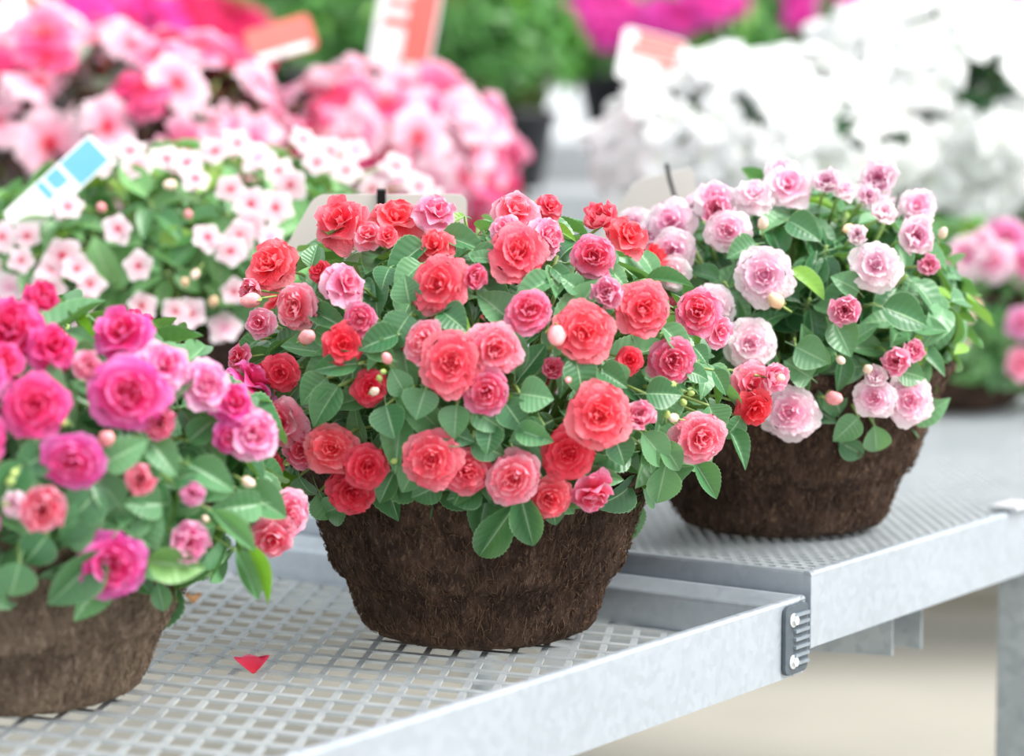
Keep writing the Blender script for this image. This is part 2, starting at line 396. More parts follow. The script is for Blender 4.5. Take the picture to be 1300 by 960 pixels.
# ------------------------------------------------------------------ pots
PROFILE = [(0.0, 0.004), (0.060, 0.003), (0.082, 0.003), (0.0935, 0.008), (0.1005, 0.018), (0.1055, 0.032), (0.1095, 0.045), (0.1135, 0.054), (0.1205, 0.059), (0.1255, 0.066),
           (0.1295, 0.080), (0.136, 0.100), (0.145, 0.125), (0.154, 0.145), (0.162, 0.155), (0.163, 0.161), (0.158, 0.164), (0.150, 0.160), (0.142, 0.135), (0.13, 0.11)]
def pot_r(z):
    for (r0, z0), (r1, z1) in zip(PROFILE[3:14], PROFILE[4:15]):
        if z0 <= z <= z1: return r0 + (r1 - r0) * (z - z0) / (z1 - z0)
    return 0.162
def make_pot(parent, k, seed, mat, strands=0, hi=True, smat=None):
    rs = random.Random(seed); pts = []
    for (a, b) in zip(PROFILE[:-1], PROFILE[1:]):
        n = max(1, int(math.hypot(b[0] - a[0], b[1] - a[1]) / (0.0035 if hi else 0.012)))
        pts += [(a[0] + (b[0] - a[0]) * i / n, a[1] + (b[1] - a[1]) * i / n) for i in range(n)]
    pts.append(PROFILE[-1]); nu = 200 if hi else 56; V = []; Fs = []
    from mathutils import noise as mn
    for r, z in pts:
        for i in range(nu):
            a = 2 * math.pi * i / nu; x, y = math.cos(a), math.sin(a)
            d = 0.0
            if r > 0.05:
                d = 0.0036 * mn.noise(Vector((x * 4 + seed, y * 4, z * 30))) + 0.0034 * mn.noise(Vector((x * 16, y * 16 + seed, z * 60))) + 0.0026 * mn.noise(Vector((x * 40, y * 40, z * 130 + seed)))
            dz = 0.0 if z < 0.02 else 0.0025 * mn.noise(Vector((x * 3, y * 3 + seed, 4)))
            V.append(((r + d) * x * k, (r + d) * y * k, max(0.001, z + dz) * k))
    m = len(pts)
    for j in range(m - 1): Fs += [(j * nu + i, j * nu + (i + 1) % nu, (j + 1) * nu + (i + 1) % nu, (j + 1) * nu + i) for i in range(nu)]
    Fs.append(tuple(range(nu - 1, -1, -1)))
    link('pot', make_mesh('pot', V, Fs, mat), parent)
    # soil
    sb = MB(); n = 40; ring = [(0, 0, 0.148 * k)]
    for q in (0.5, 1.0): ring += [(0.146 * q * k * math.cos(2 * math.pi * i / n), 0.146 * q * k * math.sin(2 * math.pi * i / n), (0.148 + rs.uniform(-0.003, 0.003) - 0.004 * q) * k) for i in range(n)]
    fs = [(0, 1 + i, 1 + (i + 1) % n) for i in range(n)] + [(1 + i, 1 + n + i, 1 + n + (i + 1) % n, 1 + (i + 1) % n) for i in range(n)]
    link('soil', make_mesh('soil', ring, fs, M_SOIL), parent)
    if strands:
        mb = MB()
        for _ in range(strands):
            a = rs.uniform(0, 2 * math.pi); z = rs.uniform(0.014, 0.152)
            da = rs.gauss(0, 0.035); dz = rs.gauss(0, 0.008); bend = rs.gauss(0, 0.03); lift = rs.uniform(0.0008, 0.0035); p = []
            for t in range(6):
                q = t / 5; aa = a + da * q + bend * q * q * 0.6; zz = min(0.16, max(0.009, z + dz * q + bend * 0.12 * math.sin(3 * q)))
                rr = pot_r(max(0.009, zz)) + 0.0012 + lift * math.sin(math.pi * q); p.append((rr * math.cos(aa) * k, rr * math.sin(aa) * k, zz * k))
            mb.tube(p, 0.00055 * k, 0.00025 * k, 3, rs.random())
        o = link('fibre_strands', make_mesh('fibre_strands', mb.V, mb.F, smat or M_STRAND), parent); tag(o, kind='stuff')

# ------------------------------------------------------------------ a plant in its pot
class Dome:
    def __init__(s, c, r): s.c = np.asarray(c, float); s.r = np.asarray(r, float)
    def hit(s, px, py, k=1.0):
        d = nrm(ray(px, py)); r = s.r * k; o = (CAM - s.c) / r; dd = d / r
        A = dd @ dd; B = o @ dd; C = o @ o - 1; disc = B * B - A * C
        if disc < 0: t = -B / A
        else: t = (-B - math.sqrt(disc)) / A
        p = CAM + d * t
        return p
    def normal(s, p): return nrm((np.asarray(p) - s.c) / s.r ** 2)
def plant(name, label, cat, group, base, k, dome, nshoots, leaf, lw, mat, flowers, buds=(), hand=(), hi=1, seed=1, pot=None, strands=0, density=1.0, auto=None, per=6, zmin=-0.75):
    """base = the pot's foot; dome = the mound of foliage; flowers = (px, py, radius in px, colour, shape, tilt) seen on it"""
    rs = random.Random(seed); root = empty(name, base); tag(root, label, cat, group)
    pot(root, k, seed)
    B = np.asarray(base, float); LV = Leaves(hi); stems = MB(); toc = nrm(CAM - dome.c)
    placed = []
    for f in flowers:
        px, py, rp, col, shp = f[:5]; p = dome.hit(px, py, 1.09 if len(f) < 7 else f[6] + 0.03); dd = project(p)[2]; R = rp / F * dd
        n0 = dome.normal(p)
        if len(f) > 5 and f[5] is not None: fd = nrm(-nrm(ray(px, py)) + RIGHT * f[5][0] + UP * f[5][1])
        else: fd = nrm(0.55 * n0 + 0.62 * toc + np.array([rs.gauss(0, .22), 0, 0.12 + rs.gauss(0, .2)]))
        placed.append((p, R, col, shp, fd, px, py, rp, dd))
    if auto:
        num, rmin, rmax, cols, shapes, region = auto[:6]; tries = 0; pts = [(q[0]) for q in placed]; got = 0
        sep = auto[6] if len(auto) > 6 else 1.25
        while got < num and tries < 6000:
            tries += 1; v = nrm([rs.gauss(0, 1), rs.gauss(0, 1), rs.gauss(0, 1)])
            if not region(v): continue
            p = dome.c + v * dome.r * rs.uniform(1.0, 1.1); R = rs.uniform(rmin, rmax)
            if any(np.linalg.norm(p - q) < R * sep for q in pts): continue
            n0 = dome.normal(p); fd = nrm(n0 + 0.35 * toc + np.array([rs.gauss(0, .25), rs.gauss(0, .25), rs.gauss(0, .25) + 0.15]))
            px, py, dd = project(p); placed.append((p, R, rs.choice(cols), rs.choice(shapes), fd, px, py, R * F / dd, dd)); pts.append(p); got += 1
    ctr = np.array([q[5] for q in placed]); cty = np.array([q[6] for q in placed]); crp = np.array([q[7] for q in placed]); cdd = np.array([q[8] for q in placed])
    def hides(a, b):
        for t in (0.25, 0.5, 0.75, 0.98):
            x, y, d = project(a + (b - a) * t)
            if len(ctr) and np.any(((ctr - x) ** 2 + (cty - y) ** 2 < (crp * 0.74) ** 2) & (d < cdd + 0.016)): return True
        return False
    rimz = B[2] + 0.155 * k
    # shoots: a whorl of leaves each
    for i in range(nshoots):
        z = zmin + (1 - zmin) * (i + 0.5) / nshoots; ph = i * 2.39996 + rs.uniform(-.25, .25); q = math.sqrt(max(0, 1 - z * z))
        v = np.array([q * math.cos(ph), q * math.sin(ph), z]); sh = rs.uniform(0.84, 0.96)
        p = dome.c + v * dome.r * sh; n = dome.normal(p); n = nrm(n + np.array([0, 0, 0.25]))
        t1 = nrm(np.cross(n, [rs.gauss(0, 1), rs.gauss(0, 1), rs.gauss(0, 1)])); t2 = np.cross(n, t1)
        root_p = B + np.array([v[0] * 0.08 * k, v[1] * 0.08 * k, 0.148 * k])
        midp = (root_p + p) / 2 + np.array([0, 0, 0.02]); stems.tube([root_p, midp, p], 0.0032, 0.0018, 5)
        m = max(3, int(per + rs.uniform(-1, 1.5)))
        for j in range(m):
            a = 2 * math.pi * (j / m) + rs.uniform(-.3, .3); el = rs.uniform(-0.15, 0.55)
            d = nrm(t1 * math.cos(a) + t2 * math.sin(a) + n * el + np.array([0, 0, -0.25]))
            L = leaf * rs.uniform(0.72, 1.15); nn = nrm(n * 1.0 + toc * 0.15 + np.array([0, 0, 0.5]) - d * el * 0.6 + np.array([rs.gauss(0, .18), rs.gauss(0, .18), 0]))
            bp = p + d * L * 0.18 + n * rs.uniform(-0.012, 0.004)
            if hides(bp, bp + d * L): continue
            LV.add(bp, d, nn, L, L * lw * rs.uniform(0.88, 1.12), min(0.89, rs.random()) if rs.random() < 0.94 else 0.98, rs.randrange(5))
    # inner layer closing the mound, its dark colour standing in for shade between leaves
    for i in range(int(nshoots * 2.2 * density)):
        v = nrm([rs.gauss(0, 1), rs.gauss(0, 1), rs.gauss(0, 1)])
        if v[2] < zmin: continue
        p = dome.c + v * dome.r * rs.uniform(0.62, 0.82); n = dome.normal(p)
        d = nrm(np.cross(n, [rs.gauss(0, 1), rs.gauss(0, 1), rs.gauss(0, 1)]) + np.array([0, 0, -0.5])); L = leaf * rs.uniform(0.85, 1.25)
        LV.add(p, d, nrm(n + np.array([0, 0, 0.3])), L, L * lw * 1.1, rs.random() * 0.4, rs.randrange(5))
    # leaves that are plain to see one by one
    for h in hand:
        bx, by, tx, ty, wp = h[:5]; kk = h[5] if len(h) > 5 else 1.04; rv = h[6] if len(h) > 6 else rs.random() * 0.7
        for push in (0.0, 0.05, 0.10, 0.15):
            a = dome.hit(bx, by, kk - push); b = dome.hit(tx, ty, kk + 0.02 - push); da = project(a)[2]
            b = CAM + ray(tx, ty) * (project(b)[2] * 0.35 + da * 0.65 - 0.008)
            if not hides(a, b): break
        L = np.linalg.norm(b - a)
        W = wp / F * da / 0.92; n = nrm(dome.normal(a) * 0.55 + toc * 0.75 + np.array([rs.gauss(0, .12), 0, 0.25]))
        LV.add(a, b - a, n, L * 1.06, W, rv, h[7] if len(h) > 7 else rs.choice((0, 1, 2, 0)))
        inner = dome.c + (a - dome.c) * 0.75; stems.tube([inner, (inner * 0.4 + a * 0.6) + np.array([0, 0, 0.004]), a], 0.0022, 0.0013, 4)
    # stalks for flowers and buds
    for (p, R, col, shp, fd, *_r) in placed:
        inner = dome.c + (p - dome.c) * 0.72; stems.tube([inner, (inner + p) / 2 + np.array([0, 0, 0.006]), p - fd * R * 0.1], 0.0018, 0.0012, 4)
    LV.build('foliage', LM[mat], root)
    V = np.array(stems.V) - np.array(root.location); link('stems', make_mesh('stems', V, stems.F, M_STEM), root)
    for (p, R, col, shp, fd, *_r) in placed:
        o = link('flower', flower_mesh(shp, col, rs.randrange(5)), root, p - B - fd * R * 0.15)
        o.rotation_euler = orient(fd, rs.uniform(0, 6.28)); s = R * (1.05 if shp != 'cup' else 0.98); o.scale = (s * rs.uniform(0.88, 1.08), s * rs.uniform(0.92, 1.08), s * rs.uniform(0.85, 1.2))
    for (px, py, rp, col) in buds:
        p = dome.hit(px, py, 1.08); dd = project(p)[2]; R = rp / F * dd / 0.95
        fd = nrm(dome.normal(p) * 0.5 + np.array([rs.gauss(0, .5), -0.35, rs.gauss(0.1, .5)]))
        o = link('bud', bud_mesh(col), root, p - B); o.rotation_euler = orient(fd); o.scale = (R, R, R * 1.05)
    return root

def fibre_pot(strands, hi=True):
    return lambda root, k, seed: make_pot(root, k, seed, M_POT, strands, hi)
def black_pot(root, k, seed):
    n = 48; pr = [(0.0, 0.002), (0.075, 0.002), (0.08, 0.006), (0.105, 0.135), (0.112, 0.137), (0.114, 0.158), (0.108, 0.16), (0.1, 0.13)]
    V = [(r * k * math.cos(2 * math.pi * i / n), r * k * math.sin(2 * math.pi * i / n), z * k) for r, z in pr for i in range(n)]
    Fs = [(j * n + i, j * n + (i + 1) % n, (j + 1) * n + (i + 1) % n, (j + 1) * n + i) for j in range(len(pr) - 1) for i in range(n)]
    link('pot', make_mesh('pot', V, Fs, M_BLACK), root)
    V = [(0, 0, 0.135 * k)] + [(0.102 * k * math.cos(2 * math.pi * i / n), 0.102 * k * math.sin(2 * math.pi * i / n), 0.135 * k) for i in range(n)]
    link('soil', make_mesh('soil', V, [(0, 1 + i, 1 + (i + 1) % n) for i in range(n)], M_SOIL), root)

# ------------------------------------------------------------------ floor
AZ = math.radians(35.2)
A = np.array([math.sin(AZ), math.cos(AZ), 0]); Bd = np.array([-math.cos(AZ), math.sin(AZ), 0]); Z = np.array([0, 0, 1.0])
FZ = -0.72
f = MB(); f.box((0, 7, FZ - 0.05), RIGHT, np.array([0, 1.0, 0]), Z, 40, 34, 0.1)
tag(f.build('floor', M_FLOOR), kind='structure')
kb = MB(); kb.box((1.6, 6.1, FZ + 0.02), RIGHT, np.array([0, 1.0, 0]), Z, 8, 0.10, 0.05)
tag(kb.build('trim_1', M_KERB, bevel=0.006), kind='structure')

# ------------------------------------------------------------------ benches
def az_dir(deg): return np.array([math.sin(math.radians(deg)), math.cos(math.radians(deg)), 0])
def mesh_deck(O, a0, a1, b0, b1, z, sets, root):
    mb = MB()
    for li, (az, sp, wd, th) in enumerate(sets):
        d = az_dir(az); n = np.array([d[1], -d[0], 0]); da, db = d @ A, d @ Bd; na, nb = n @ A, n @ Bd
        cs = [na * x + nb * y for x in (a0, a1) for y in (b0, b1)]
        t = math.ceil(min(cs) / sp) * sp
        while t < max(cs):
            # point on the line nearest the origin, then clipped to the deck
            pa, pb = na * t, nb * t; lo, hi = -9.0, 9.0
            for q, dq, mn_, mx_ in ((pa, da, a0, a1), (pb, db, b0, b1)):
                if abs(dq) > 1e-9:
                    u, v = (mn_ - q) / dq, (mx_ - q) / dq
                    lo, hi = max(lo, min(u, v)), min(hi, max(u, v))
            if hi - lo > 0.004:
                m = (lo + hi) / 2; c = O + A * (pa + da * m) + Bd * (pb + db * m) + Z * (z - th / 2 - 0.0004 * li)
                mb.box(c, n, Z, d, wd, th, hi - lo)
            t += sp
    return mb.build('mesh_deck', M_WIRE, root)
corner = at_z(1030, 726, 0.06); OC = np.array([corner[0], corner[1], 0.0])
TOPR, TOPL, RH = 0.060, 0.041, 0.067
# right bench
rb = empty('plant_bench', (OC[0], OC[1], FZ)); tag(rb, 'galvanised steel bench with fine mesh top carrying the blush pink and white pots', 'plant bench')
LA, LB = 2.25, 1.95
def channel(o, along, inward, length, top, name, root, mat=M_GALV, lip=0.022):
    """C-shaped rail: a face plate with a rolled top edge and a foot lip"""
    h = RH; t = 0.0022
    out = [(0, top - h), (0, top - 0.003), (0.0012, top - 0.0006), (0.003, top), (lip, top), (lip, top - t), (0.0036, top - t), (t, top - 0.0042), (t, top - h + t), (lip, top - h + t), (lip, top - h)]
    m = MB(); m.prism(out, o, inward, Z, along, length); return m.build(name, mat, root)
channel(OC, A, Bd, LA, TOPR, 'front_rail', rb, lip=0.007)
channel(OC + Bd * 0.0005 - A * 0.0004, Bd, A, LB, TOPR - 0.0006, 'end_rail', rb, lip=0.007)
channel(OC + Bd * LB, A, -Bd, LA, TOPR, 'back_rail', rb)
channel(OC + A * LA, Bd, -A, LB, TOPR - 0.0006, 'end_rail', rb)
mesh_deck(OC, 0.0045, LA - 0.0045, 0.0045, LB - 0.0045, TOPR - 0.0012, [(-62, 0.013, 0.0058, 0.0022), (-2, 0.0115, 0.0048, 0.002)], rb)
def leg(O, a, b, root, top, wdt=0.042):
    m = MB(); c = O + A * a + Bd * b; hh = top - FZ; t = 0.004
    out = [(0, 0), (wdt, 0), (wdt, t), (t, t), (t, wdt), (0, wdt)]
    m.prism(out, np.array([c[0], c[1], FZ]), A, Bd, Z, hh); return m.build('leg', M_GALV2, root, bevel=0.001)
# the leg seen at the picture's edge stands under the front rail
def a_for_px(px, O, b):
    lo, hi = 0, 3
    for _ in range(50):
        m = (lo + hi) / 2
        if project(O + A * m + Bd * b)[0] < px: lo = m
        else: hi = m
    return lo
al = a_for_px(1268, OC, 0.046)
for aa, bb in ((al, 0.004), (al, LB - 0.05), (LA - .1, 0.004), (LA - .1, LB - 0.05)): leg(OC, aa, bb, rb, TOPR - RH + 0.002)
# cross members and hanging plates below the rail
def plate(O, a, b, dirv, ln, ztop, h, root, name, mat=M_GALV2, skew=0.0):
    m = MB(); c = O + A * a + Bd * b; n = np.cross(dirv, Z)
    m.prism([(0, ztop), (ln, ztop), (ln, ztop - h), (0, ztop - h + skew)], c, dirv, Z, n, 0.003); return m.build(name, mat, root)
for aa in (0.9, 1.8): plate(OC, aa, 0.003, Bd, LB - 0.006, TOPR - 0.004, 0.045, rb, 'cross_member')
zb = TOPR - RH
plate(OC, a_for_px(1133, OC, 0.03), 0.03, Bd, 0.16, zb + 0.004, 0.064, rb, 'hanger_plate', skew=0.012)
plate(OC, a_for_px(1170, OC, 0.03), 0.03, Bd, 0.05, zb + 0.004, 0.056, rb, 'hanger_plate')
# small galvanised connecting strap at the far end of the front rail
m = MB(); pa = a_for_px(1282, OC, 0.0); m.box(OC + A * (pa + 0.02) + Bd * 0.006 + Z * (TOPR + 0.004), A, Bd, Z, 0.05, 0.03, 0.004)
m.build('clip', M_BOLT, rb, bevel=0.001)

# left bench, a little lower, its mesh sunk between the rails
OL = OC - A * 0.0105
OL = np.array([OL[0], OL[1], 0.0])
lb = empty('plant_bench', (OL[0], OL[1], FZ)); tag(lb, 'galvanised steel bench with coarse sunken mesh under the coral and magenta flower pots', 'plant bench')
LA2 = 1.55
channel(OL - A * LA2, A, Bd, LA2, TOPL, 'front_rail', lb, lip=0.006)
channel(OL - A * LA2 + Bd * LB, A, -Bd, LA2, TOPL, 'back_rail', lb, lip=0.006)
for o_, inw in ((OL, -A), (OL - A * LA2, A)):
    m = MB(); T = TOPL
    out = [(0, T - RH), (0, T - 0.002), (0.002, T), (0.006, T - 0.0005), (0.020, T - 0.009), (0.0215, T - 0.0105), (0.0225, T - 0.013), (0.0225, T - RH), (0.020, T - RH), (0.020, T - 0.013), (0.0025, T - 0.004), (0.0025, T - RH)]
    m.prism(out, o_, inw, Z, Bd, LB); m.build('end_rail', M_GALV, lb)
mesh_deck(OL, -LA2 + 0.018, -0.018, 0.004, LB - 0.004, 0.0, [(-66, 0.036, 0.0085, 0.0025), (6, 0.0245, 0.0056, 0.0022)], lb)
for aa, bb in ((-LA2 + 0.03, 0.004), (-LA2 + 0.03, LB - 0.05)): leg(OL, aa, bb, lb, TOPL - 0.005)
leg(OL, -0.75, LB - 0.05, lb, TOPL - 0.005); leg(OL, -0.075, LB - 0.05, lb, TOPL - 0.005)
for aa in (-1.2, -0.8): plate(OL, aa, 0.003, Bd, LB - 0.006, -0.004, 0.024, lb, 'cross_member')
# ribbed bracket bolted on the rail's end
m = MB(); bo = OL - Bd * 0.004; bw, bh = 0.040, 0.060; r = 0.007; zc = TOPL - 0.004 - bh / 2
def rrect(w_, h_, r_, n=5):
    P = []
    for cx, cy, a0 in ((w_ / 2 - r_, h_ / 2 - r_, 0), (-w_ / 2 + r_, h_ / 2 - r_, 90), (-w_ / 2 + r_, -h_ / 2 + r_, 180), (w_ / 2 - r_, -h_ / 2 + r_, 270)):
        P += [(cx + r_ * math.cos(math.radians(a0 + 90 * i / n)), cy + r_ * math.sin(math.radians(a0 + 90 * i / n))) for i in range(n + 1)]
    return P
cb = OL - A * (bw / 2 + 0.001) + Z * zc - Bd * 0.0002
m.prism(rrect(bw, bh, r), cb, A, Z, -Bd, 0.004)
br = m.build('bracket', M_RUB, lb, bevel=0.0008)
m = MB()
for q in range(7):
    m.box(cb + Z * (bh / 2 - 0.009 - q * 0.007) - Bd * 0.0052 + A * 0.006, A, Z, -Bd, 0.024, 0.0028, 0.0026)
m.build('rib', metal_mat('lighter grey casting', (120, 132, 142), (150, 160, 170), 0.4, 0.3), br)  # ribs a lighter grey than the plate
for zz in (0.017, -0.019):
    m = MB(); c = cb + Z * zz - A * 0.007
    m.prism([(0.0042 * math.cos(i * math.pi / 3), 0.0042 * math.sin(i * math.pi / 3)) for i in range(6)], c - Bd * 0.003, A, Z, -Bd, 0.005)
    m.prism([(0.0062 * math.cos(i * math.pi / 8), 0.0062 * math.sin(i * math.pi / 8)) for i in range(16)], c - Bd * 0.003, A, Z, -Bd, 0.002)
    m.build('bolt', M_BOLT, br, bevel=0.0004)

# fallen bits on the mesh
def small_petal(name, px, py, size, mat, label, cat, z=0.0, seed=3):
    rs = random.Random(seed); p = at_z(px, py, z)
    V, Fs, Q = petal(rs, math.pi / 2, 0.95, 0.62, 1.1, 1.1, 0.3, 0.1, 0.03, tipround=0.55)
    V = np.array(V) * size; V[:, 2] += 0.0015 - V[:, 2].min()
    me = make_mesh(name, V, Fs, mat, Q, [0.3] * len(V)); o = link(name, me, None, p); o.rotation_euler = (0, 0, 0.3)
    sol = o.modifiers.new('thickness', 'SOLIDIFY'); sol.thickness = 0.0004
    tag(o, label, cat)
small_petal('fallen_petal', 322, 858, 0.024, PM['redpink'], 'small red petal fallen on the bench mesh between the two front pots', 'petal')
small_petal('dried_leaf', 246, 768, 0.013, M_DRY, 'dried tan leaf scrap on the mesh beside the magenta flower pot', 'leaf', seed=6)

# ------------------------------------------------------------------ PLANTS
def foot(px, d, z): return np.array([(px - 650) / F * d, d * 1.0, z])
def depth_for(z, cy):  # centre of a foot seen at height cy
    return (CAM[2] - z) * F / (cy - 150)
GI = 'double impatiens in brown fibre pots'

# --- front, coral
bx, by, _ = at_z(607, 806, 0.0); base = np.array([bx, by, 0.0005])
dome = Dome((bx + 0.004, by, 0.232), (0.212, 0.212, 0.142))
fl = [
 (345, 338, 33, 'coral', 'rosette', (-.5, .6)), (322, 368, 16, 'rose', 'cup', (-.6, 0)),
 (434, 283, 36, 'coral', 'loose', (-.4, .7)), (503, 277, 33, 'coral', 'loose', (.3, 1.0)), (468, 300, 20, 'rose', 'loose', (-.2, .6)), (553, 271, 28, 'pink', 'loose', (.5, .9)),
 (655, 268, 30, 'rose', 'loose', (.3, .9)), (697, 263, 19, 'coral', 'loose', (.5, .8)), (657, 321, 37, 'coral', 'rosette', (.1, .5)),
 (694, 302, 25, 'pink', 'rosette', (.9, .2), 1.02), (640, 290, 20, 'pink', 'loose', (-.3, .8)),
 (764, 285, 22, 'coral', 'cup', (-.2, .8)), (797, 300, 25, 'coral', 'loose', (.6, .6)), (754, 326, 27, 'redpink', 'rosette', (.1, .2)),
 (557, 362, 37, 'coral', 'rosette', (-.25, .2)), (600, 352, 16, 'redpink', 'cup', (.6, 0)), (553, 314, 24, 'coral', 'loose', (-.5, .5), 1.0),
 (438, 360, 28, 'pink', 'loose', (.7, .5)), (375, 389, 30, 'rose', 'rosette', (-.8, .0)), (457, 405, 20, 'redpink', 'rosette', (-.2, .1)),
 (435, 438, 27, 'red', 'loose', (.1, .1)), (357, 473, 22, 'red', 'loose', (-.3, -.2), 1.02),
 (572, 461, 38, 'coral', 'rosette', (.0, .05), 1.10), (537, 434, 27, 'rose', 'rosette', (-.8, .3)), (626, 444, 36, 'rose', 'rosette', (.3, .1)),
 (617, 497, 30, 'redpink', 'rosette', (.0, -.2)), (671, 395, 27, 'redpink', 'rosette', (.1, .3)),
 (741, 422, 35, 'coral', 'rosette', (.15, .1)), (816, 392, 35, 'coral', 'rosette', (.3, .15)), (774, 375, 20, 'pink', 'cup', (-.3, .3)),
 (886, 396, 28, 'redpink', 'rosette', (.1, .3)), (913, 421, 20, 'pink', 'loose', (.8, .0)), (853, 458, 27, 'redpink', 'rosette', (.2, -.1), 1.0),
 (800, 457, 17, 'red', 'loose', (0, 0), .98), (762, 527, 39, 'coral', 'rosette', (.1, .15), 1.12), (722, 575, 31, 'red', 'rosette', (.0, -.1), 1.06),
 (652, 607, 33, 'rose', 'rosette', (-.1, -.2), 1.1), (697, 632, 28, 'coral', 'rosette', (.1, -.3), 1.1), (751, 624, 28, 'redpink', 'loose', (.5, -1.1), 1.1),
 (888, 556, 31, 'rose', 'rosette', (.4, -.1), 1.08), (548, 583, 35, 'coral', 'rosette', (-.1, -.1), 1.1), (592, 598, 31, 'coral', 'rosette', (.3, -.2), 1.06),
 (421, 570, 32, 'coral', 'rosette', (-.1, .1), 1.06), (465, 592, 28, 'red', 'rosette', (.2, -.1), 1.08), (447, 624, 32, 'red', 'rosette', (.1, -.4), 1.08),
 (383, 572, 22, 'redpink', 'loose', (-.3, 0)), (357, 537, 28, 'rose', 'loose', (-.4, .2)), (334, 590, 24, 'red', 'loose', (-.4, -.7)),
 (955, 488, 27, 'rose', 'loose', (.5, .1), 1.05), (978, 480, 18, 'pink', 'cup', (.8, .1)), (958, 518, 23, 'red', 'loose', (.3, -.6), 1.05),
 (815, 533, 20, 'pink', 'cup', (-.2, .5)), (406, 344, 15, 'red', 'loose', None, .98), (470, 492, 22, 'red', 'loose', (0, 0), .97), (492, 300, 14, 'coral', 'loose', None),
 (330, 410, 20, 'pink', 'loose', (-.4, 0), .98), (303, 455, 18, 'redpink', 'loose', None, 1.0), (700, 470, 14, 'redpink', 'cup', None, .92), (512, 430, 15, 'red', 'loose', None, .95),
]
buds = [(386, 430, 13, 'pinkbud'), (493, 458, 9, 'pinkbud'), (473, 498, 7.5, 'palebud'), (706, 421, 16, 'pinkbud'), (326, 380, 13, 'pinkbud'), (858, 531, 8, 'palebud'), (846, 529, 6, 'greenbud'),
        (513, 568, 5.5, 'greenbud'), (498, 586, 5.5, 'greenbud'), (367, 586, 6, 'greenbud'), (722, 482, 5.5, 'pinkbud'), (985, 478, 8, 'palebud'), (488, 472, 5, 'greenbud'), (482, 482, 5, 'greenbud'), (866, 510, 6, 'greenbud'), (875, 500, 5, 'greenbud'), (855, 488, 6, 'greenbud')]
H = [  # base x,y  tip x,y  width px
 (560, 300, 615, 312, 34), (620, 300, 660, 322, 30), (628, 330, 594, 321, 20), (600, 318, 640, 345, 34), (490, 300, 460, 320, 26), (495, 340, 482, 360, 34), (540, 310, 490, 345, 40),
 (476, 360, 478, 400, 40), (400, 375, 435, 402, 34), (395, 395, 440, 415, 30), (430, 350, 412, 375, 24), (535, 335, 500, 363, 34), (520, 385, 512, 350, 40),
 (560, 395, 590, 415, 42), (600, 350, 655, 400, 44, 1.02), (650, 410, 610, 370, 48, 1.02), (520, 400, 490, 440, 48), (505, 425, 455, 440, 38),
 (455, 462, 398, 466, 34), (470, 440, 500, 455, 30), (480, 500, 420, 515, 34), (502, 500, 527, 545, 10), (490, 515, 500, 555, 46), (515, 500, 497, 470, 34), (540, 495, 528, 530, 48),
 (560, 500, 540, 470, 40), (580, 515, 575, 555, 40), (600, 520, 640, 545, 36), (625, 540, 618, 575, 36), (640, 510, 665, 545, 42), (660, 500, 700, 505, 46), (655, 545, 700, 560, 32),
 (690, 470, 655, 490, 36), (730, 455, 745, 500, 46), (760, 470, 795, 490, 36), (785, 490, 770, 460, 40), (850, 500, 845, 540, 40), (820, 500, 865, 500, 42),
 (840, 415, 890, 457, 34), (805, 410, 836, 458, 36), (780, 350, 730, 348, 26), (830, 350, 815, 310, 30), (820, 355, 880, 360, 22), (770, 340, 800, 360, 24),
 (700, 355, 655, 375, 34), (735, 370, 715, 350, 30), (700, 340, 730, 360, 22), (700, 290, 730, 300, 14, 1.06, .98), (590, 275, 560, 283, 14, 1.06, .95),
 (400, 330, 385, 310, 26, 1.04, .75), (395, 340, 402, 310, 26), (340, 470, 380, 450, 24), (350, 400, 380, 420, 22), (380, 490, 352, 520, 34), (415, 480, 380, 510, 40), (430, 490, 395, 540, 42), (350, 450, 290, 470, 26), (345, 490, 320, 520, 32),
 (330, 430, 288, 455, 26), (400, 420, 440, 445, 26), (370, 440, 330, 460, 24), (325, 480, 300, 500, 30), (420, 460, 365, 480, 28),
 (405, 625, 430, 672, 44), (440, 640, 405, 655, 40), (530, 590, 510, 625, 34), (500, 600, 480, 640, 30), (560, 615, 520, 635, 36), (610, 620, 570, 635, 40), (640, 630, 625, 600, 30),
 (655, 640, 606, 710, 46, 1.1, .35, 2), (660, 625, 677, 695, 42, 1.1, .3, 2), (700, 640, 707, 668, 26, 1.06), (725, 560, 760, 580, 20), (800, 575, 752, 580, 44), (780, 555, 795, 590, 40),
 (790, 520, 800, 560, 32), (815, 550, 860, 598, 40), (838, 560, 868, 600, 30), (845, 590, 835, 640, 44, 1.06, .8, 2), (820, 570, 830, 600, 26), (880, 585, 912, 632, 32, 1.06, .35, 2), (925, 545, 952, 590, 26), (900, 515, 912, 548, 46),
 (870, 470, 905, 480, 26), (905, 470, 925, 500, 24), (940, 530, 925, 560, 30), (900, 530, 940, 545, 36), (880, 440, 900, 460, 22), (770, 590, 720, 595, 34), (745, 600, 790, 610, 26), (650, 570, 690, 590, 38), (600, 560, 640, 580, 36), (510, 560, 470, 575, 40), (560, 545, 600, 560, 34), (690, 540, 650, 560, 36), (380, 605, 395, 640, 34),
]
P1 = plant('potted_impatiens', 'potted impatiens with double coral red flowers in a brown fibre pot, standing whole at centre', 'potted plant', GI, base, 1.0, dome, 96, 0.050, 0.58, 'fresh',
      fl, buds, H, 2, 11, fibre_pot(3800), auto=(12, 0.018, 0.023, ['coral', 'rose', 'red'], ['rosette', 'loose'], lambda v: v[1] > 0.35 and v[2] > -0.2 and v[2] < .75, 2.6))

